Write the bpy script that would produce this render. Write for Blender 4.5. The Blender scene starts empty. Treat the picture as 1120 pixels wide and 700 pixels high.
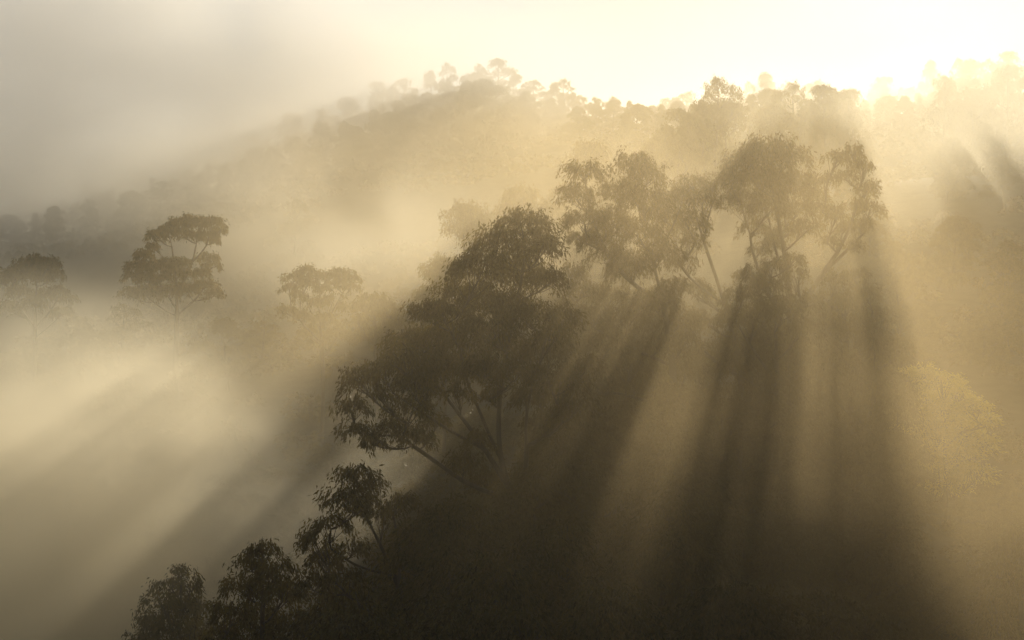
import bpy, math
import numpy as np
from mathutils import Vector

R = math.radians
sc = bpy.context.scene
COL = sc.collection

# ------------------------------------------------------------------ camera, sky, sun, exposure
F = 560 / math.tan(R(15.0))          # focal length in pixels of the 1120 wide photograph
CAMZ = 100.0
SUNPX, SUNPY = 905.0, -75.0          # where the sun stands, just above the frame
HAZE = 0.0002
cam = bpy.data.cameras.new('camera')
cam.angle = R(30.0)
cam.clip_start = 0.5
cam.clip_end = 9000
co = bpy.data.objects.new('camera', cam)
co.location = (0, 0, CAMZ)
co.rotation_euler = (R(90), 0, 0)
COL.objects.link(co)
sc.camera = co

s_az = math.atan((SUNPX - 560) / F)                              # to the right of +Y
sun_vec = Vector(((SUNPX - 560) / F, 1.0, (350 - SUNPY) / F)).normalized()
s_el = math.asin(sun_vec.z)
w = bpy.data.worlds.new('World')
sc.world = w
w.use_nodes = True
nt = w.node_tree
bg = nt.nodes['Background']
sky = nt.nodes.new('ShaderNodeTexSky')
sky.sky_type = 'NISHITA'
sky.sun_disc = False
sky.sun_elevation = s_el
sky.sun_rotation = s_az
sky.air_density = 0.7
sky.dust_density = 0.15
sky.ozone_density = 1.5
nt.links.new(sky.outputs['Color'], bg.inputs['Color'])
bg.inputs['Strength'].default_value = 0.075

sl = bpy.data.lights.new('sun', 'SUN')
sl.energy = 5.0
sl.angle = R(0.7)
sl.color = (1.0, 0.90, 0.71)
so = bpy.data.objects.new('sun', sl)
so.rotation_euler = sun_vec.to_track_quat('Z', 'Y').to_euler()
so.location = (200, 900, 400)
COL.objects.link(so)

sc.view_settings.view_transform = 'Standard'
sc.view_settings.look = 'None'
sc.view_settings.gamma = 1
sc.view_settings.exposure = -0.28
sc.view_settings.use_curve_mapping = False
sc.cycles.volume_bounces = 3
sc.cycles.max_bounces = 7
sc.cycles.diffuse_bounces = 2
sc.cycles.glossy_bounces = 1
sc.cycles.transmission_bounces = 2
sc.cycles.volume_step_rate = 1.0
sc.cycles.volume_max_steps = 128
sc.cycles.sample_clamp_direct = 7
sc.cycles.sample_clamp_indirect = 3

# ------------------------------------------------------------------ helpers
def P(px, py, Y):
    """world point seen at photograph pixel px, py at distance Y"""
    return np.array([Y * (px - 560) / F, Y, CAMZ + Y * (350 - py) / F])

def tag(o, label=None, cat=None, group=None, kind=None):
    if label: o['label'] = label
    if cat: o['category'] = cat
    if group: o['group'] = group
    if kind: o['kind'] = kind
    return o

def mesh_np(name, verts, faces, mat, smooth=False, attr=None):
    """verts (n,3), faces (m,k) all of the same size k"""
    me = bpy.data.meshes.new(name)
    verts = np.ascontiguousarray(verts, dtype=np.float32)
    faces = np.ascontiguousarray(faces, dtype=np.int32)
    m, k = faces.shape
    me.vertices.add(len(verts)); me.vertices.foreach_set('co', verts.ravel())
    me.loops.add(m * k); me.loops.foreach_set('vertex_index', faces.ravel())
    me.polygons.add(m)
    me.polygons.foreach_set('loop_start', np.arange(0, m * k, k, dtype=np.int32))
    me.polygons.foreach_set('loop_total', np.full(m, k, dtype=np.int32))
    if smooth:
        me.polygons.foreach_set('use_smooth', np.ones(m, dtype=bool))
    if attr is not None:
        a = me.attributes.new('tone', 'FLOAT', 'FACE')
        a.data.foreach_set('value', np.ascontiguousarray(attr, dtype=np.float32))
    me.update(calc_edges=True)
    me.materials.append(mat)
    return me

def link(name, me, parent=None):
    o = bpy.data.objects.new(name, me)
    COL.objects.link(o)
    if parent: o.parent = parent
    return o

# ------------------------------------------------------------------ materials
def leaf_mat(name, dark, light, spec=0.5, trans=0.35, rough=0.38):
    m = bpy.data.materials.new(name); m.use_nodes = True
    n = m.node_tree; n.nodes.clear()
    out = n.nodes.new('ShaderNodeOutputMaterial')
    at = n.nodes.new('ShaderNodeAttribute'); at.attribute_name = 'tone'
    mix = n.nodes.new('ShaderNodeMix'); mix.data_type = 'RGBA'
    mix.inputs[6].default_value = (*dark, 1); mix.inputs[7].default_value = (*light, 1)
    n.links.new(at.outputs['Fac'], mix.inputs[0])
    b = n.nodes.new('ShaderNodeBsdfPrincipled')
    b.inputs['Roughness'].default_value = rough
    b.inputs['Specular IOR Level'].default_value = spec
    n.links.new(mix.outputs[2], b.inputs['Base Color'])
    t = n.nodes.new('ShaderNodeBsdfTranslucent')
    n.links.new(mix.outputs[2], t.inputs['Color'])
    ms = n.nodes.new('ShaderNodeMixShader'); ms.inputs[0].default_value = trans
    n.links.new(b.outputs[0], ms.inputs[1]); n.links.new(t.outputs[0], ms.inputs[2])
    n.links.new(ms.outputs[0], out.inputs['Surface'])
    return m

def bark_mat():
    m = bpy.data.materials.new('bark'); m.use_nodes = True
    n = m.node_tree
    b = n.nodes['Principled BSDF']; b.inputs['Roughness'].default_value = 0.8
    tc = n.nodes.new('ShaderNodeTexCoord')
    mp = n.nodes.new('ShaderNodeMapping'); mp.inputs['Scale'].default_value = (1.5, 1.5, 0.25)
    no = n.nodes.new('ShaderNodeTexNoise'); no.inputs['Scale'].default_value = 2.2; no.inputs['Detail'].default_value = 6
    cr = n.nodes.new('ShaderNodeValToRGB')
    cr.color_ramp.elements[0].position = 0.35; cr.color_ramp.elements[0].color = (0.045, 0.033, 0.022, 1)
    cr.color_ramp.elements[1].position = 0.7; cr.color_ramp.elements[1].color = (0.13, 0.10, 0.07, 1)
    n.links.new(tc.outputs['Object'], mp.inputs[0]); n.links.new(mp.outputs[0], no.inputs[0])
    n.links.new(no.outputs[0], cr.inputs[0]); n.links.new(cr.outputs[0], b.inputs['Base Color'])
    return m

def ground_mat():
    m = bpy.data.materials.new('forest_floor'); m.use_nodes = True
    n = m.node_tree
    b = n.nodes['Principled BSDF']; b.inputs['Roughness'].default_value = 0.95
    no = n.nodes.new('ShaderNodeTexNoise'); no.inputs['Scale'].default_value = 0.35; no.inputs['Detail'].default_value = 8
    tc = n.nodes.new('ShaderNodeTexCoord')
    cr = n.nodes.new('ShaderNodeValToRGB')
    cr.color_ramp.elements[0].position = 0.35; cr.color_ramp.elements[0].color = (0.03, 0.028, 0.012, 1)
    cr.color_ramp.elements[1].position = 0.7; cr.color_ramp.elements[1].color = (0.07, 0.06, 0.025, 1)
    n.links.new(tc.outputs['Object'], no.inputs[0]); n.links.new(no.outputs[0], cr.inputs[0])
    n.links.new(cr.outputs[0], b.inputs['Base Color'])
    return m

LEAF = leaf_mat('eucalypt_leaves', (0.045, 0.034, 0.009), (0.20, 0.145, 0.034), spec=0.4, rough=0.45, trans=0.5)
SUNLIT_LEAF = leaf_mat('sunlit_leaves', (0.28, 0.21, 0.02), (0.50, 0.38, 0.035), trans=0.6)  # sunlit foliage: the sun's gold is put into a brighter base colour
BARK = bark_mat()
GROUND = ground_mat()

# ------------------------------------------------------------------ terrain
CP = [  # x, y, height
    (0, 0, 98.2), (-60, 0, 96), (60, 0, 99), (0, -150, 118), (-40, 30, 80), (0, 30, 84), (40, 30, 86), (0, 65, 62), (-40, 65, 54), (45, 65, 64),
    (-30, 110, 52), (0, 110, 58), (20, 110, 58), (45, 110, 56),
    (-34, 150, 60), (-12, 150, 69), (0, 150, 73), (20, 150, 73), (42, 150, 66),
    (-34, 190, 66), (0, 190, 82), (28, 187, 85), (50, 190, 74),
    (-65, 240, 68), (-5, 240, 84), (40, 240, 88),
    (-95, 320, 84), (-54, 320, 88), (-20, 310, 88), (20, 320, 96), (80, 320, 104),
    (-130, 440, 92), (-60, 440, 100), (0, 440, 112), (50, 440, 126), (100, 440, 132), (150, 440, 134),
    (-170, 600, 100), (-60, 600, 118), (0, 600, 130), (60, 600, 140), (120, 600, 142), (200, 600, 142),
    (-260, 860, 120), (-167, 860, 143), (-100, 860, 165), (-10, 860, 192), (40, 860, 183), (65, 860, 178), (100, 860, 182), (125, 860, 180), (165, 860, 180), (205, 860, 192), (260, 860, 196),
    (-200, 1100, 100), (0, 1100, 140), (200, 1100, 150), (-500, 1300, 60), (0, 1400, 90), (500, 1300, 90),
    (-1300, 2200, 50), (0, 2200, 50), (1300, 2200, 50), (-1300, 0, 60), (1300, 0, 80), (-1300, 1000, 60), (1300, 1000, 70),
    (-1300, -400, 90), (1300, -400, 100), (0, -400, 120), (-300, 300, 70), (300, 300, 110),
]
CP = np.array(CP, float)
def _tps(r):
    return np.where(r > 0, r * r * np.log(np.maximum(r, 1e-9)), 0.0)
_S = 100.0
_A = CP[:, :2] / _S
_K = _tps(np.linalg.norm(_A[:, None] - _A[None], axis=2)) + np.eye(len(_A)) * 0.01
_Pm = np.hstack([np.ones((len(_A), 1)), _A])
_M = np.block([[_K, _Pm], [_Pm.T, np.zeros((3, 3))]])
_W = np.linalg.solve(_M, np.concatenate([CP[:, 2], np.zeros(3)]))
def height(x, y):
    q = np.stack([np.atleast_1d(x), np.atleast_1d(y)], -1) / _S
    k = _tps(np.linalg.norm(q[:, None] - _A[None], axis=2))
    h = k @ _W[:len(_A)] + _W[len(_A)] + q @ _W[len(_A) + 1:]
    h = h + 0.5 * np.sin(q[:, 0] * 13 + 1) * np.cos(q[:, 1] * 11)
    return h

def graded(a, b, n, mid):
    """a..b with finer steps about mid"""
    t = np.linspace(-1, 1, n)
    s = np.sign(t) * np.abs(t) ** 2.2
    return np.where(s < 0, mid + (mid - a) * s, mid + (b - mid) * s)

def build_ground():
    xs = graded(-1300, 1300, 121, 0)
    ys = graded(-400, 2200, 141, 200)
    X, Y = np.meshgrid(xs, ys)
    Z = height(X.ravel(), Y.ravel())
    v = np.stack([X.ravel(), Y.ravel(), Z], -1)
    nx, ny = len(xs), len(ys)
    i = np.arange(nx * ny).reshape(ny, nx)
    f = np.stack([i[:-1, :-1].ravel(), i[:-1, 1:].ravel(), i[1:, 1:].ravel(), i[1:, :-1].ravel()], -1)
    o = link('terrain', mesh_np('terrain', v, f, GROUND, True))
    tag(o, kind='structure')
    return v[:, 2].min()
ZLOW = build_ground()

# ------------------------------------------------------------------ tree generator
def tubes(segs, sides=5):
    """segs: list of (points (n,3), radii (n,)) -> verts, faces"""
    V, Fc, off = [], [], 0
    ang = np.linspace(0, 2 * np.pi, sides, endpoint=False)
    for pts, rad in segs:
        pts = np.asarray(pts, float); n = len(pts)
        t = np.gradient(pts, axis=0)
        t /= np.linalg.norm(t, axis=1)[:, None] + 1e-9
        ref = np.array([0.31, 0.95, 0.05]) if abs(t[:, 2]).mean() > .5 else np.array([0.05, 0.1, 0.99])
        a = np.cross(t, ref); a /= np.linalg.norm(a, axis=1)[:, None] + 1e-9
        b = np.cross(t, a)
        ring = pts[:, None] + (np.cos(ang)[None, :, None] * a[:, None] + np.sin(ang)[None, :, None] * b[:, None]) * np.asarray(rad)[:, None, None]
        V.append(ring.reshape(-1, 3))
        i = off + np.arange(n * sides).reshape(n, sides)
        j = np.roll(i, -1, axis=1)
        Fc.append(np.stack([i[:-1].ravel(), j[:-1].ravel(), j[1:].ravel(), i[1:].ravel()], -1))
        off += n * sides
    return np.concatenate(V), np.concatenate(Fc)

def leaves(rng, org, outw, droop, L, Wd):
    """one lance shaped leaf per origin: org (n,3), outw unit-ish outward (n,3)"""
    n = len(org)
    d = outw * (1 - droop) + rng.normal(0, .33, (n, 3)); d[:, 2] -= droop * 1.1
    d /= np.linalg.norm(d, axis=1)[:, None]
    s = np.cross(d, rng.normal(0, 1, (n, 3))); s /= np.linalg.norm(s, axis=1)[:, None]
    l = (L * rng.uniform(.6, 1.25, n))[:, None]; wd = (Wd * rng.uniform(.6, 1.3, n))[:, None]
    mid = org + d * l * .42; tip = org + d * l; tip[:, 2] -= .12 * l[:, 0]
    v = np.stack([org, mid + s * wd, tip, mid - s * wd], 1).reshape(-1, 3)
    f = np.arange(n * 4).reshape(n, 4)
    return v, f

def clump_leaves(rng, c, r, flat, dens, L, droopv):
    """a domed clump of hanging leaf sprays"""
    ns = max(12, int(52 * dens * (r / 2.0) ** 2))
    u = rng.normal(0, 1, (ns, 3)); u /= np.linalg.norm(u, axis=1)[:, None]
    rad = rng.uniform(.25, 1.0, ns) ** .45
    u[:, 2] = np.where(u[:, 2] < -.35, -u[:, 2] * .8, u[:, 2])
    lump = 1 + .22 * np.sin(u[:, 0] * 5 + c[0]) * np.cos(u[:, 1] * 4 + c[2]) + rng.normal(0, .09, ns)
    p = c + u * (rad * lump)[:, None] * np.array([r, r, r * flat])
    nl = 26
    t = rng.uniform(0, 1, (ns, nl))
    hang = rng.uniform(.5, 1.15, ns)[:, None] * min(1.3, .38 * r + .45)
    ow = u.copy(); ow[:, 2] *= .4
    az = rng.normal(0, .30, (ns, nl, 3)) * (.35 + .5 * min(1.3, r / 2.3))
    q = p[:, None] + ow[:, None] * (t * .75 * hang)[..., None] + az
    q[..., 2] -= (t ** 1.7) * hang * droopv
    o = q.reshape(-1, 3)
    ow2 = np.repeat(ow, nl, axis=0)
    v, f = leaves(rng, o, ow2, .62 * droopv, L, L * .14)
    tone = np.clip(np.repeat(rng.uniform(0, 1, ns), nl) * .6 + rng.uniform(0, .4, ns * nl), 0, 1)
    return v, f, tone, p

def bez(a, b, lift, n, rng, wob=.05):
    t = np.linspace(0, 1, n)[:, None]
    d = np.linalg.norm(b - a)
    m1 = a + (b - a) * .35 + np.array([0, 0, -lift * d * .35]) + rng.normal(0, wob * d, 3)
    m2 = a + (b - a) * .7 + np.array([0, 0, -lift * d * .2]) + rng.normal(0, wob * d, 3)
    return (1 - t) ** 3 * a + 3 * (1 - t) ** 2 * t * m1 + 3 * (1 - t) * t * t * m2 + t ** 3 * b

def tree_geo(seed, trunk, clumps, r0, dens=1.0, L=.42, droop=1.0, flat=.75, twigs=True):
    """trunk: list of polylines (first starts at the base) in local metres; clumps: (x,y,z,r).
    returns trunk segs, list of limb segs, leaf verts, faces, tones"""
    rng = np.random.default_rng(seed)
    nodes, parent, owner = [], [], []
    def add_line(pts, par, own):
        for p in pts:
            nodes.append(np.asarray(p, float)); parent.append(par); owner.append(own); par = len(nodes) - 1
        return par
    def resample(pl, step=1.0):
        pl = np.asarray(pl, float)
        # smooth with catmull-like chaikin
        for _ in range(2):
            q = [pl[0]]
            for a, b in zip(pl[:-1], pl[1:]):
                q += [a * .75 + b * .25, a * .25 + b * .75]
            q.append(pl[-1]); pl = np.array(q)
        return pl
    lines = []
    for k, pl in enumerate(trunk):
        pts = resample(pl)
        if k == 0:
            add_line(pts, -1, 0); lines.append((0, len(nodes)))
        else:
            N = np.array(nodes); j = int(np.argmin(np.linalg.norm(N - pts[0], axis=1)))
            s = len(nodes)
            add_line(pts[1:], j, k); lines.append((s, len(nodes)))
    own_n = len(trunk)
    V, Fc, T, off = [], [], [], 0
    cl = np.array(clumps, float)
    N0 = np.array(nodes)
    order = np.argsort([np.min(np.linalg.norm(N0 - c[:3], axis=1)) for c in cl])
    twig_segs = {}
    for ci in order:
        x, y, z, r = cl[ci]
        c = np.array([x, y, z - r * .35])
        N = np.array(nodes)
        dv = c - N
        dist = np.linalg.norm(dv, axis=1)
        hor = np.linalg.norm(dv[:, :2], axis=1)
        cost = dist + 2.2 * np.maximum(0, hor * .55 - dv[:, 2])
        cost[N[:, 2] < N0[:, 2].max() * .18] += 8
        j = int(np.argmin(cost))
        own = owner[j]
        if own == 0:
            own = own_n; own_n += 1
        n = max(4, int(dist[j] / .7))
        pts = bez(N[j], c, .25, n, rng)
        add_line(pts[1:], j, own)
        end = len(nodes) - 1
        v, f, t, sp = clump_leaves(rng, np.array([x, y, z]), r, flat, dens, L, droop)
        V.append(v); Fc.append(f + off); T.append(t); off += len(v)
        if twigs:
            k = min(len(sp), 14)
            for p in sp[rng.choice(len(sp), k, replace=False)]:
                s0 = nodes[max(0, end - rng.integers(0, min(4, n - 1)))]
                pts = bez(s0, p, .2, 5, rng, .06)
                twig_segs.setdefault(own, []).append((pts, np.linspace(.035, .012, 5)))
    # loads -> radii
    n = len(nodes); load = np.ones(n) * .02
    haschild = np.zeros(n, bool)
    for i in range(n - 1, 0, -1):
        if parent[i] >= 0: haschild[parent[i]] = True
    for i in range(n): 
        if not haschild[i]: load[i] += 1
    for i in range(n - 1, -1, -1):
        if parent[i] >= 0: load[parent[i]] += load[i]
    rad = r0 * (load / load[0]) ** .5
    rad = np.maximum(rad, .03)
    # chains
    children = {}
    for i, p in enumerate(parent): children.setdefault(p, []).append(i)
    segs = {}
    stack = [(0, [0])]
    visited_start = [0]
    while visited_start:
        s = visited_start.pop()
        chain = [parent[s]] if parent[s] >= 0 else []
        radc = [min(rad[parent[s]], rad[s] * 1.15)] if parent[s] >= 0 else []
        i = s
        while True:
            chain.append(i); radc.append(rad[i])
            ch = children.get(i, [])
            if not ch: break
            same = [c for c in ch if owner[c] == owner[i]] or []
            if not same:
                visited_start += ch; break
            nx = max(same, key=lambda c: load[c])
            visited_start += [c for c in ch if c != nx]
            i = nx
        if len(chain) > 1:
            segs.setdefault(owner[s], []).append((np.array([nodes[k] for k in chain]), np.array(radc)))
    for k, lst in twig_segs.items():
        segs.setdefault(k, []).extend(lst)
    return segs, np.concatenate(V), np.concatenate(Fc), np.concatenate(T)

LAST = []
def make_tree(name, seed, base, trunk, clumps, r0, label, group=None, cat='tree', leaf=None, limbs=True, rot=0, **kw):
    root = bpy.data.objects.new(name, None); COL.objects.link(root)
    root.location = tuple(base); root.rotation_euler = (0, 0, rot)
    root.empty_display_size = 2
    tag(root, label, cat, group)
    segs, v, f, t = tree_geo(seed, trunk, clumps, r0, **kw)
    tr = segs.pop(0)
    if not limbs:
        for l in segs.values(): tr += l
    tv, tf = tubes(tr, 8)
    a = link('trunk', mesh_np('trunk', tv, tf, BARK, True), root)
    if limbs:
        for l in segs.values():
            lv, lf = tubes(l, 5)
            link('limb', mesh_np('limb', lv, lf, BARK, True), root)
    b = link('crown', mesh_np('crown', v, f, leaf or LEAF, False, t), root)
    if not limbs: LAST[:] = [a, b]
    return root

KIDS = []
def dup(root, loc, rot, scale, label, group):
    r = root.copy(); COL.objects.link(r)
    r.location = loc; r.rotation_euler = (0, 0, rot); r.scale = scale
    r['label'] = label
    if group: r['group'] = group
    elif 'group' in r: del r['group']
    for ch in KIDS[KINDS.index(root)]:
        c = ch.copy(); COL.objects.link(c); c.parent = r
    return r

STAT = [0]
def hero(name, seed, Y, bx, trunks, clumps, r0, label, **kw):
    """bx: pixel column of the base; trunks: polylines of (px,py[,dy]); clumps: (px,py,rpx[,dy])"""
    X = Y * (bx - 560) / F
    base = np.array([X, Y, float(height(X, Y)[0]) - .2])
    tl = []
    for k, pl in enumerate(trunks):
        pts = [P(q[0], q[1], Y) + np.array([0, q[2] if len(q) > 2 else 0, 0]) - base for q in pl]
        if k == 0: pts = [np.zeros(3)] + pts
        tl.append(pts)
    rng = np.random.default_rng(seed + 7)
    cl = []
    for q in clumps:
        dy = q[3] if len(q) > 3 else rng.uniform(-1, 1) * 3.4
        p = P(q[0], q[1], Y + dy) - base
        cl.append((*p, q[2] * 1.22 * Y / F))
    STAT[0] += 1
    top = max(c[2] + c[3] for c in cl)
    print('HERO', name, 'Y', Y, 'height %.1f' % top)
    return make_tree(name, seed, base, tl, cl, r0, label, **kw)

# ------------------------------------------------------------------ near spur: the trees one can tell apart
hero('eucalyptus_tree', 11, 150, 575,
     [[(572, 600), (560, 540), (546, 500), (545, 440), (555, 380), (572, 300), (575, 260)],
      [(560, 540), (530, 490), (500, 450), (470, 410), (440, 375)],
      [(530, 492), (490, 470), (460, 450), (430, 430)],
      [(565, 570), (577, 510), (574, 450), (590, 400), (600, 360)],
      [(546, 500), (520, 440), (505, 400), (500, 350)],
      [(562, 548), (510, 530), (470, 500), (440, 480)]],
     [(572, 248, 26), (548, 268, 26), (590, 272, 22), (525, 292, 26), (565, 300, 30), (597, 305, 18), (508, 322, 24),
      (540, 335, 30), (580, 345, 28), (488, 345, 22), (462, 340, 16), (515, 370, 28), (470, 372, 24), (445, 372, 20), (550, 385, 26), (440, 395, 22),
      (420, 400, 16), (392, 415, 19), (385, 445, 15), (395, 470, 15), (412, 428, 10), (462, 405, 22), (495, 400, 22), (410, 482, 11),
      (600, 385, 24), (615, 345, 16), (622, 420, 20), (450, 445, 20), (432, 468, 18), (455, 478, 16), (470, 425, 15), (590, 430, 20), (615, 455, 16), (478, 462, 9), (523, 480, 13), (508, 505, 16), (530, 525, 18), (530, 402, 22), (560, 408, 22), (482, 398, 20), (455, 418, 16), (603, 412, 22), (628, 445, 18), (535, 432, 11), (600, 462, 20), (575, 432, 12), (605, 365, 18), (540, 360, 24), (500, 425, 12), (640, 400, 16)],
     .42, 'broad dark eucalypt in the middle whose forked limbs show through gaps low in its crown', dens=1.0)

hero('eucalyptus_tree', 12, 138, 455,
     [[(450, 690), (436, 640), (418, 600), (398, 560), (392, 540)],
      [(436, 640), (438, 600), (432, 575), (430, 560)],
      [(430, 630), (390, 620), (362, 600)]],
     [(390, 520, 17), (408, 530, 13), (376, 545, 19), (395, 552, 16), (362, 572, 16), (346, 590, 14), (352, 612, 18), (370, 632, 18), (432, 552, 13), (448, 545, 11), (418, 562, 12), (345, 640, 17), (385, 600, 14), (372, 660, 22), (400, 655, 15)],
     .24, 'small dark eucalypt with an umbrella shaped tuft leaning right below the broad middle tree', dens=1.05)

hero('eucalyptus_tree', 13, 140, 285,
     [[(287, 720), (287, 660), (287, 610)]],
     [(287, 603, 15), (275, 618, 16), (303, 620, 15), (262, 640, 15), (290, 645, 22), (315, 645, 16), (252, 668, 17), (280, 680, 25), (320, 680, 22), (240, 697, 18), (300, 712, 28), (262, 720, 25)],
     .22, 'dark pointed eucalypt at the bottom left, second tree from the lower end of the slope', dens=1.1)

hero('eucalyptus_tree', 14, 158, 196,
     [[(196, 740), (197, 690), (198, 640)]],
     [(198, 626, 11), (187, 638, 12), (210, 642, 12), (176, 655, 14), (200, 662, 18), (220, 665, 13), (168, 678, 14), (193, 688, 22), (225, 690, 16), (160, 700, 16), (210, 712, 25), (180, 722, 22)],
     .2, 'smaller hazy eucalypt standing alone at the lowest left end of the slope', dens=1.0)

hero('eucalyptus_tree', 15, 172, 720,
     [[(735, 520), (738, 440), (735, 390), (725, 330), (715, 290), (700, 240), (695, 200)],
      [(735, 400), (700, 385), (665, 370), (640, 350), (622, 320)],
      [(725, 330), (690, 310), (665, 280), (648, 240), (640, 200)],
      [(715, 290), (735, 250), (745, 225)],
      [(738, 440), (710, 440), (680, 430), (655, 430)]],
     [(640, 188, 17), (632, 212, 16), (640, 238, 18), (652, 262, 15), (632, 258, 8), (693, 182, 20), (712, 192, 14), (680, 208, 19), (704, 218, 22), (722, 232, 15), (670, 240, 17), (698, 255, 22), (665, 280, 18), (690, 292, 22), (722, 275, 17),
      (625, 300, 13), (638, 318, 16), (622, 338, 12), (650, 345, 17), (668, 322, 17), (690, 345, 20), (720, 325, 18), (660, 375, 17), (690, 390, 20), (742, 350, 16), (720, 375, 18), (635, 372, 13), (650, 410, 17), (685, 425, 20), (715, 420, 18), (640, 442, 18), (668, 452, 20), (700, 455, 22), (735, 440, 20), (750, 405, 15), (738, 312, 12), (748, 372, 14), (655, 480, 20), (690, 490, 22), (730, 480, 22), (650, 395, 13), (705, 330, 14)],
     .40, 'tall eucalypt with twin high tufts and hanging left edge, right of the broad tree', dens=1.0)

hero('eucalyptus_tree', 16, 178, 815,
     [[(812, 500), (812, 430), (806, 385), (795, 340), (782, 300), (770, 265), (758, 225)],
      [(795, 335), (760, 310), (745, 290)],
      [(770, 265), (775, 235), (782, 215)]],
     [(757, 200, 15), (742, 215, 14), (768, 218, 15), (752, 238, 17), (778, 203, 9), (735, 250, 14), (760, 262, 12), (745, 285, 13), (760, 315, 15), (745, 345, 15), (775, 350, 12), (780, 385, 16)],
     .24, 'slim eucalypt with bare slanting trunk between the twin tufted and great domed crowns', dens=.85)

hero('eucalyptus_tree', 17, 182, 868,
     [[(868, 500), (868, 420), (866, 360), (862, 300), (855, 260), (848, 220), (842, 190)],
      [(866, 330), (850, 280), (843, 250), (838, 225)],
      [(868, 400), (845, 330), (825, 285), (820, 255)],
      [(866, 350), (900, 300), (925, 262), (937, 225)],
      [(900, 300), (925, 275), (945, 255)]],
     [(838, 165, 24), (815, 178, 20), (862, 172, 20), (800, 196, 16), (830, 195, 24), (858, 200, 22), (812, 218, 19), (840, 225, 19), (875, 195, 15), (885, 212, 15), (872, 228, 16), (822, 250, 13), (862, 252, 12), (885, 245, 13), (845, 262, 9), (832, 272, 8),
      (915, 172, 11), (932, 166, 11), (945, 182, 11), (905, 195, 9), (925, 192, 10), (948, 205, 11), (952, 225, 12), (935, 222, 10), (915, 235, 11), (943, 245, 12), (922, 250, 8), (900, 228, 10), (935, 268, 9), (905, 262, 7)],
     .42, 'tallest eucalypt of the ridge with a great domed crown and thin airy boughs spreading right', dens=.95)

hero('eucalyptus_tree', 18, 176, 850,
     [[(850, 520), (850, 420), (848, 350)], [(850, 420), (815, 370), (800, 340)]],
     [(822, 300, 14), (812, 322, 15), (838, 312, 16), (800, 345, 14), (828, 342, 18), (855, 335, 18), (815, 372, 18), (845, 372, 20), (875, 360, 18), (800, 400, 18), (838, 408, 22), (870, 400, 20), (880, 330, 13), (790, 430, 20), (825, 445, 24), (865, 440, 24), (845, 290, 11), (870, 300, 12), (800, 470, 24), (850, 480, 26), (868, 282, 9), (890, 470, 24)],
     .3, 'bushy eucalypt directly below the great domed crown, its top fringed with light', dens=.9)

hero('eucalyptus_tree', 19, 185, 930,
     [[(930, 500), (930, 420), (925, 350)], [(930, 420), (950, 370), (955, 340)]],
     [(915, 305, 13), (935, 300, 12), (945, 318, 14), (905, 325, 14), (925, 332, 17), (955, 345, 15), (905, 355, 17), (935, 362, 20), (960, 375, 16), (910, 392, 20), (945, 400, 22), (970, 412, 15), (920, 430, 22), (960, 440, 20)],
     .3, 'bushy eucalypt under the thin airy boughs at the right shoulder of the ridge', dens=.9)

hero('sunlit_golden_tree', 20, 198, 1035,
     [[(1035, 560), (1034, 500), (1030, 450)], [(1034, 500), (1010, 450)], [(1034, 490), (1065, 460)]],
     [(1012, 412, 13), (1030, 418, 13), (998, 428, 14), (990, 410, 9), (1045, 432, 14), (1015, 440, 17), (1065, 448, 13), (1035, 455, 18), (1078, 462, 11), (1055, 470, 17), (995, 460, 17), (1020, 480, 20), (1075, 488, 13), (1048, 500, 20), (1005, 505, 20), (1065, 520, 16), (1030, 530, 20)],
     .25, 'sunlit round tree, sun glow in its leaf colour, at the right edge of the ridge', cat='tree', leaf=SUNLIT_LEAF, dens=1.3, droop=.35, L=.36, flat=.9)

hero('eucalyptus_tree', 21, 150, 1118,
     [[(1118, 740), (1117, 680), (1115, 610)]],
     [(1112, 585, 14), (1100, 600, 14), (1122, 605, 16), (1092, 625, 15), (1112, 630, 20), (1128, 640, 20), (1088, 655, 18), (1108, 665, 24), (1095, 690, 24)],
     .22, 'dim tree cut by the right edge of the frame near the bottom corner', dens=.9)

# trees a little farther back, paler
hero('eucalyptus_tree', 22, 235, 588,
     [[(588, 420), (588, 330), (585, 260)], [(588, 330), (600, 270), (604, 245)]],
     [(570, 212, 13), (560, 225, 11), (582, 222, 13), (553, 240, 11), (575, 240, 15), (598, 228, 8), (604, 238, 11), (612, 252, 12), (598, 262, 14), (618, 275, 12), (580, 268, 16), (606, 292, 14), (600, 320, 16), (575, 300, 18)],
     .3, 'pale eucalypt peeping over the top of the broad middle tree', dens=.8, L=.5)

hero('eucalyptus_tree', 23, 235, 485,
     [[(487, 450), (486, 380), (486, 320)]],
     [(488, 290, 12), (478, 302, 12), (498, 305, 12), (470, 320, 12), (488, 325, 16), (508, 325, 12), (480, 350, 16)],
     .25, 'pale round tree half hidden behind the left shoulder of the broad middle tree', dens=.85, L=.5)

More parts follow.
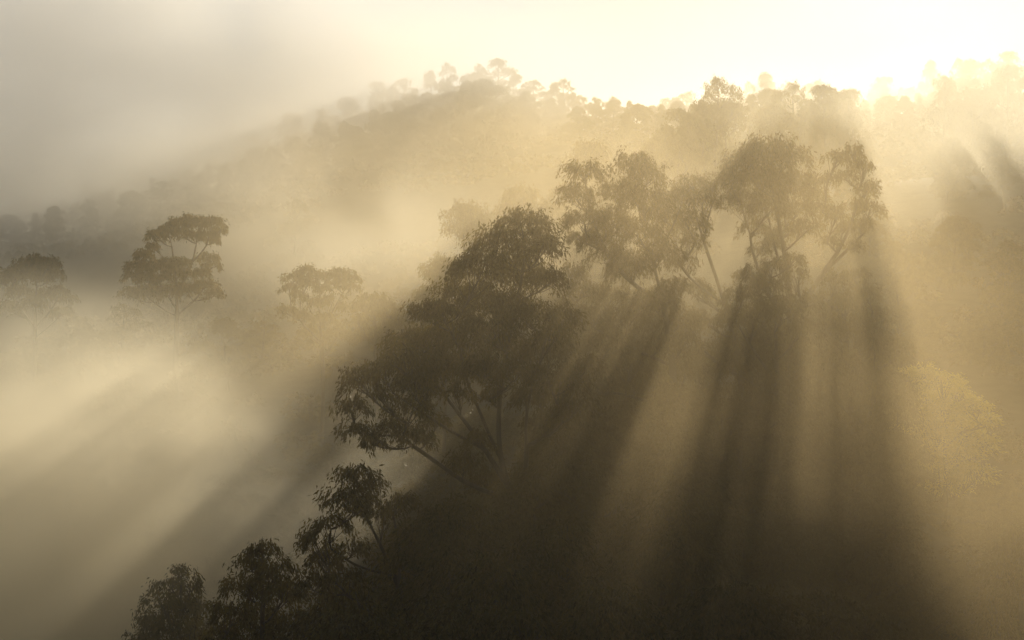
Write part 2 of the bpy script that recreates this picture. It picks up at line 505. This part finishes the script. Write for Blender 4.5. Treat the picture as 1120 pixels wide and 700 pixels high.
# ------------------------------------------------------------------ trees standing in the bright mist on the left
hero('eucalyptus_tree', 31, 310, 190,
     [[(192, 420), (193, 370), (194, 330), (192, 300), (188, 270)],
      [(194, 320), (210, 290), (215, 265)],
      [(194, 340), (175, 310), (165, 298)],
      [(212, 285), (226, 270), (230, 255)],
      [(194, 345), (222, 320), (226, 300)]],
     [(183, 250, 9), (172, 256, 8), (195, 244, 9), (207, 240, 9), (219, 243, 9), (232, 242, 9), (240, 250, 7), (236, 262, 5), (200, 254, 8), (215, 256, 7), (228, 257, 8), (168, 268, 6),
      (158, 278, 9), (150, 290, 9), (168, 290, 9), (145, 300, 8), (160, 302, 9), (185, 285, 8), (198, 286, 8), (190, 296, 9), (178, 303, 8), (205, 298, 7),
      (228, 280, 8), (232, 290, 7), (220, 298, 7), (225, 310, 9), (205, 315, 10), (185, 318, 12), (160, 318, 12), (235, 320, 8), (140, 318, 8)],
     .4, 'flat topped umbrella shaped eucalypt standing clear in the mist on the left', dens=1.0, L=.6, flat=.6)

hero('eucalyptus_tree', 32, 345, 38,
     [[(38, 430), (38, 360), (40, 310)], [(38, 360), (60, 335), (62, 325)], [(38, 360), (15, 330), (12, 315)]],
     [(40, 285, 10), (28, 290, 10), (52, 288, 10), (18, 298, 9), (38, 300, 13), (56, 300, 9), (62, 318, 9), (72, 325, 7), (50, 322, 9), (20, 318, 10), (5, 305, 9), (-8, 300, 10), (35, 330, 10), (68, 340, 8), (8, 335, 9)],
     .35, 'very pale eucalypt fading into the mist at the left edge', dens=.9, L=.65)

hero('eucalyptus_tree', 33, 275, 352,
     [[(354, 430), (352, 370), (348, 330)], [(352, 365), (335, 330), (330, 315)], [(352, 360), (370, 330), (376, 318)], [(352, 375), (322, 345), (318, 335)]],
     [(333, 294, 8), (322, 302, 9), (345, 300, 8), (337, 308, 9), (316, 314, 7), (362, 300, 8), (374, 298, 8), (385, 302, 7), (368, 310, 9), (352, 315, 7), (384, 312, 6), (328, 322, 7), (345, 330, 8), (365, 325, 7), (312, 338, 8), (330, 345, 9), (355, 348, 10), (378, 335, 7), (340, 362, 11), (368, 365, 11)],
     .3, 'small eucalypt with two rounded tufts in the mist left of the broad middle tree', dens=.95, L=.55, flat=.65)

hero('eucalyptus_tree', 34, 262, 412,
     [[(412, 440), (411, 390), (410, 345)], [(411, 390), (425, 360), (428, 345)]],
     [(408, 326, 10), (395, 335, 9), (422, 334, 9), (409, 342, 12), (432, 345, 7), (392, 350, 9), (425, 355, 10), (402, 365, 12), (428, 372, 10)],
     .28, 'low rounded eucalypt in the mist touching the left flank of the broad middle tree', dens=.85, L=.55, flat=.7)

# ------------------------------------------------------------------ generic kinds, copied over the slopes
def generic(name, seed, H, width, nc, label, group, rr_=(.05, .11), **kw):
    rng = np.random.default_rng(seed)
    lean = rng.normal(0, .04 * H, 2)
    trunk = [[(0, 0, 0), (lean[0] * .3, lean[1] * .3, H * .35), (lean[0] * .8, lean[1] * .8, H * .6), (lean[0], lean[1], H * .85)]]
    cl = []
    for i in range(nc):
        z = rng.uniform(.16, .97) ** .85
        k = max(0.03, 1 - ((z - .5) / .5) ** 2) ** .8
        a = i * 2.399 + rng.uniform(-.5, .5); rr = width * .56 * k * rng.uniform(.3, 1) * (1 + .3 * math.sin(a * 2 + seed))
        r = H * rng.uniform(*rr_)
        cl.append((lean[0] * z + rr * math.cos(a), lean[1] * z + rr * math.sin(a), H * z - r * .5, r))
    cl.append((lean[0], lean[1], H - H * .07, H * .07))
    t = make_tree(name, seed, (0, 0, -500), trunk, cl, H * .014, label, group, limbs=False, **kw)
    KIDS.append(list(LAST))
    return t

HG = 24.0
KINDS = [generic('eucalyptus_tree', 100 + k, HG, wd, nc, 'x', 'x', dens=de, L=.45, flat=.85, rr_=(.05, .11) if k < 5 else (.055, .13))
         for k, (wd, nc, de) in enumerate([(11, 44, 1.0), (8.5, 36, 1.0), (12, 46, .9), (9.5, 32, .95), (13, 52, .95), (13, 24, .5), (10, 20, .55), (15, 28, .45)])]
FIRST = set()
def place(kind, px, toppy, Y, label, group, rot=None, wide=1.0, H=None):
    X = Y * (px - 560) / F
    g = float(height(X, Y)[0]) - .3
    top = CAMZ + Y * (350 - toppy) / F
    h = H or (top - g)
    if h < 7 or h > 42: print('ODD HEIGHT', px, toppy, Y, 'h %.1f' % h)
    s = h / HG
    sw = (s ** .6) * wide
    rot = (px * 1.7 + Y) % 6.28 if rot is None else rot
    r = KINDS[kind]
    if kind not in FIRST:
        FIRST.add(kind)
        r.location = (X, Y, g); r.rotation_euler = (0, 0, rot); r.scale = (sw, sw, s); r['label'] = label
        if group: r['group'] = group
        elif 'group' in r: del r['group']
        return r
    return dup(r, (X, Y, g), rot, (sw, sw, s), label, group)

# lower mass of the spur
LOW = 'dark eucalypt crown merging into the shaded lower slope'
for i, (px, py, Y) in enumerate([
        (520, 545, 140), (470, 590, 132), (560, 600, 128), (610, 470, 150), (655, 455, 158), (700, 440, 160), (640, 560, 135), (745, 420, 165),
        (790, 430, 168), (700, 540, 140), (765, 520, 145), (835, 440, 165), (880, 450, 168), (925, 470, 170), (820, 540, 145), (880, 560, 148),
        (330, 655, 130), (410, 660, 125), (500, 650, 122), (945, 560, 150), (965, 470, 178), (590, 660, 118), (690, 640, 120), (790, 630, 125), (880, 640, 128), (975, 560, 165),
        (600, 520, 145), (725, 470, 152), (905, 520, 158)]):
    place(i * 3 % 5, px, py, Y, LOW, 'eucalypts massed on the shaded lower slope', wide=1.15)
BK = [(640, 395, 205, 'leafy eucalypt low behind the hanging left edge of the twin tufted tree'), (672, 330, 200, 'leafy crown directly behind the middle of the twin tufted tree'),
      (700, 350, 208, 'leafy crown behind the trunk of the twin tufted tree'),
 (835, 330, 215, 'leafy crown behind the forked stems of the great domed tree'),
      (868, 345, 205, 'leafy crown behind the base of the great domed tree'), (905, 320, 215, 'leafy crown behind the airy right hand boughs of the domed tree'),
      (940, 345, 210, 'leafy crown at the right shoulder of the ridge, beside the light beam'), (612, 440, 190, 'leafy crown at the right foot of the broad middle tree'),
 (655, 300, 215, 'paler crown seen through the gap below the left tuft of the twin tufted tree'),
      (720, 300, 215, 'paler crown seen between the twin tufted tree and the slim slanting trunk'), (590, 480, 180, 'dark crown beside the second trunk of the broad middle tree')]
for i, (px, py, Y, lab) in enumerate(BK):
    place((i * 2 + 1) % 5, px, py + 8, Y - 30 + i % 3 * 4, lab, 'eucalypts behind the crowns of the ridge')
for i, (px, py, Y, lab) in enumerate([
        (985, 270, 300, 'hazy tree in the light beam just right of the airy boughs'), (1040, 235, 320, 'hazy tree in shadow above the golden tree'),
        (1095, 260, 300, 'hazy dark tree at the right edge above the golden tree'), (1010, 330, 265, 'hazy tree just above the golden tree on its left'),
        (1075, 340, 270, 'hazy tree just above the golden tree on its right'), (1125, 330, 260, 'hazy tree cut by the right edge above the golden tree'),
        (950, 240, 330, 'hazy tree directly behind the airy right hand boughs')]):
    place((i * 3 + 2) % 5, px, py, Y, lab, 'hazy trees above the golden tree')
RB = 'dim leafy tree on the misty slope under the golden tree'
for i, (px, py, Y) in enumerate([(1000, 530, 190), (1050, 545, 195), (1095, 520, 205), (1025, 610, 170), (1070, 620, 165), (1110, 560, 190), (1000, 640, 150), (1150, 560, 200)]):
    place((i * 2 + 1) % 5, px, py, Y, RB, 'dim trees under the golden tree', wide=1.1)

# mid slope, pale
for i, (px, py, Y, lab) in enumerate([
        (320, 215, 560, 'faint rounded treetop high above the small two tufted tree'), (645, 150, 330, 'pale small treetop showing above the left tuft of the twin tufted tree'),
        (520, 215, 320, 'faint treetop in the mist above the left shoulder of the broad middle tree'), (130, 330, 330, 'very faint tree between the left edge tree and the flat topped tree'),
        (90, 345, 340, 'very faint low tree just right of the pale tree at the left edge'), (250, 345, 320, 'very faint low tree just right of the flat topped tree'),
        (285, 350, 330, 'very faint low tree just left of the small two tufted tree'), (440, 350, 300, 'pale crown partly behind the left flank of the broad middle tree'),
        (660, 195, 300, 'pale crown in the notch between the tufts of the twin tufted tree')]):
    place(5 + i % 3, px, py, Y, lab, 'pale trees on the slope behind the ridge')

# upper right, behind the tall crowns
UP = 'washed out tall tree on the bright upper slope near the sun'
for i, (px, py, Y) in enumerate([
        (780, 82, 430), (735, 118, 400), (765, 110, 420), (800, 105, 440), (872, 88, 440), (905, 92, 430), (925, 96, 480), (1070, 92, 540),
        (1030, 80, 540), (1062, 100, 560), (1100, 70, 540), (845, 110, 400), (880, 120, 390), (1035, 150, 400), (1098, 170, 390), (715, 150, 380), (1135, 75, 540)]):
    place((5, 2, 6, 7)[i % 4], px, py, Y, UP, 'tall trees on the bright upper slope')

# far ridge crest
FAR = 'faint treetop in the row fading out along the far ridge'
rng = np.random.default_rng(5)
ridge = np.array([(-40, 240), (60, 205), (150, 183), (200, 178), (250, 155), (330, 120), (400, 95), (450, 72), (540, 62), (610, 85), (680, 108), (740, 105), (840, 72), (900, 88), (960, 88), (1030, 62), (1160, 50)], float)
k = 0
for px in np.arange(-60, 1180, 11.5):
    for row in range(2):
        x = px + rng.uniform(-7, 7)
        Y = 860 + rng.uniform(-20, 30) - row * 90
        py = np.interp(x, ridge[:, 0], ridge[:, 1]) + rng.uniform(-5, 16) + row * 24
        X = Y * (x - 560) / F
        top = CAMZ + Y * (350 - py) / F
        h = top - float(height(X, Y)[0])
        h = min(max(h, 16), 36)
        place((5, 1, 6, 3, 7, 0, 5, 4)[k % 8], x, py, Y, FAR, 'faint trees along the far ridge', H=h * (.85, 1.02, .95, 1.0, .8)[k % 5], wide=(.8, 1.25, .65)[k % 3]); k += 1

# ------------------------------------------------------------------ low scrub on the near slope
def scrub(seed, n, xr, yr, rr, L, label):
    rng = np.random.default_rng(seed)
    V, Fc, T, off = [], [], [], 0
    x = rng.uniform(*xr, n); y = rng.uniform(*yr, n)
    z = height(x, y)
    for i in range(n):
        r = rng.uniform(*rr)
        v, f, t, _ = clump_leaves(rng, np.array([x[i], y[i], z[i] + r * .5]), r, .8, .8 if L < .6 else .22, L, .4)
        V.append(v); Fc.append(f + off); T.append(t); off += len(v)
    o = link('undergrowth', mesh_np('undergrowth', np.concatenate(V), np.concatenate(Fc), LEAF, False, np.concatenate(T)))
    tag(o, label, 'undergrowth', kind='stuff')
scrub(77, 650, (-45, 62), (105, 260), (1.0, 2.4), .5, 'dark scrubby undergrowth covering the slope beneath the trees')
scrub(78, 900, (-300, 270), (690, 840), (2.0, 4.2), 1.1, 'faint scrub along the crest of the far ridge')
scrub(79, 700, (-110, 190), (265, 600), (1.6, 3.6), .9, 'shaded scrub and saplings on the slope behind the ridge')

# ------------------------------------------------------------------ the air
def box(name, lo, hi, mat):
    v = [(x, y, z) for z in (lo[2], hi[2]) for y in (lo[1], hi[1]) for x in (lo[0], hi[0])]
    f = [(0, 2, 3, 1), (4, 5, 7, 6), (0, 1, 5, 4), (2, 6, 7, 3), (0, 4, 6, 2), (1, 3, 7, 5)]
    me = bpy.data.meshes.new(name); me.from_pydata(v, [], f); me.materials.append(mat)
    return link(name, me)
hm = bpy.data.materials.new('haze'); hm.use_nodes = True
n = hm.node_tree; n.nodes.clear()
out = n.nodes.new('ShaderNodeOutputMaterial'); pv = n.nodes.new('ShaderNodeVolumePrincipled')
pv.inputs['Color'].default_value = (0.94, 0.83, 0.62, 1)
pv.inputs['Density'].default_value = HAZE
pv.inputs['Anisotropy'].default_value = 0.6
n.links.new(pv.outputs[0], out.inputs['Volume'])
tag(box('haze', (-1320, -420, ZLOW - 1), (1320, 2220, 306), hm), 'pale golden mist filling the valley air', 'haze', kind='stuff')

def mist(name, c, rad, dens, scale, lo, hi, seed, label, col=(0.95, 0.88, 0.72), g=0.6):
    """a bank of thicker mist: a closed rounded body whose density fades to nothing at its skin"""
    import bmesh
    bm = bmesh.new(); bmesh.ops.create_icosphere(bm, subdivisions=3, radius=1.0)
    me = bpy.data.meshes.new(name); bm.to_mesh(me); bm.free()
    m = bpy.data.materials.new(name); m.use_nodes = True
    n = m.node_tree; n.nodes.clear(); L = n.links.new
    out = n.nodes.new('ShaderNodeOutputMaterial'); pv = n.nodes.new('ShaderNodeVolumePrincipled')
    pv.inputs['Color'].default_value = (*col, 1); pv.inputs['Anisotropy'].default_value = g
    tc = n.nodes.new('ShaderNodeTexCoord')
    ln = n.nodes.new('ShaderNodeVectorMath'); ln.operation = 'LENGTH'; L(tc.outputs['Object'], ln.inputs[0])
    fo = n.nodes.new('ShaderNodeMapRange'); fo.interpolation_type = 'SMOOTHSTEP'
    fo.inputs['From Min'].default_value = .97; fo.inputs['From Max'].default_value = .25
    L(ln.outputs['Value'], fo.inputs['Value'])
    mp = n.nodes.new('ShaderNodeMapping'); mp.inputs['Location'].default_value = (seed, seed * .7, seed * 1.3)
    mp.inputs['Scale'].default_value = (rad[0], rad[1], rad[2] * 1.4)
    L(tc.outputs['Object'], mp.inputs[0])
    no = n.nodes.new('ShaderNodeTexNoise'); no.inputs['Scale'].default_value = 1.0 / scale; no.inputs['Detail'].default_value = 3; no.inputs['Distortion'].default_value = .6
    L(mp.outputs[0], no.inputs[0])
    nr = n.nodes.new('ShaderNodeMapRange'); nr.interpolation_type = 'SMOOTHSTEP'
    nr.inputs['From Min'].default_value = lo; nr.inputs['From Max'].default_value = hi
    nr.inputs['To Min'].default_value = .12
    L(no.outputs[0], nr.inputs['Value'])
    mu = n.nodes.new('ShaderNodeMath'); mu.operation = 'MULTIPLY'; L(fo.outputs[0], mu.inputs[0]); L(nr.outputs[0], mu.inputs[1])
    m2 = n.nodes.new('ShaderNodeMath'); m2.operation = 'MULTIPLY'; L(mu.outputs[0], m2.inputs[0]); m2.inputs[1].default_value = dens
    L(m2.outputs[0], pv.inputs['Density']); L(pv.outputs[0], out.inputs['Volume'])
    me.materials.append(m)
    o = link(name, me); o.location = c; o.scale = rad
    tag(o, label, 'mist', kind='stuff')
    return o
mist('mist_bank', (-62, 215, 66), (66, 100, 45), .066, 30, .38, .58, 3.1, 'bright mist pooled in the hollow on the left', (0.97, 0.88, 0.68))
mist('mist_bank', (-178, 740, 182), (252, 170, 108), .0165, 60, .26, .60, 11.4, 'veil of mist drifting across the far slope', (0.99, 0.97, 0.94), .42)
mist('mist_bank', (-110, 800, 148), (250, 62, 52), .032, 50, .20, .60, 61.0, 'low mist hugging the foot of the far ridge', (0.98, 0.94, 0.86), .5)
mist('mist_bank', (170, 790, 166), (190, 62, 50), .034, 50, .20, .60, 31.4, 'pale mist dissolving the right half of the far ridge', (0.98, 0.94, 0.86), .5)
mist('mist_bank', (-70, 400, 112), (90, 70, 40), .010, 40, .34, .62, 17.4, 'low mist lying behind the lone trees on the left')
mist('mist_bank', (118, 350, 150), (104, 75, 60), .010, 40, .34, .62, 23.0, 'sunlit mist streaming through the tall trees near the sun')
mist('mist_bank', (4, 184, 103), (50, 42, 35), .0085, 20, .32, .62, 41.0, 'golden mist caught between the crowns of the ridge', (0.96, 0.80, 0.52))
mist('mist_bank', (10, 128, 96), (46, 50, 34), .0068, 20, .34, .62, 53.0, 'thin mist hanging in front of the ridge', (0.95, 0.74, 0.42))
mist('mist_bank', (26, 122, 86), (36, 46, 26), .006, 22, .40, .60, 53.0, 'low mist on the shaded slope at the right', (0.95, 0.74, 0.42))
print('ZLOW', ZLOW)
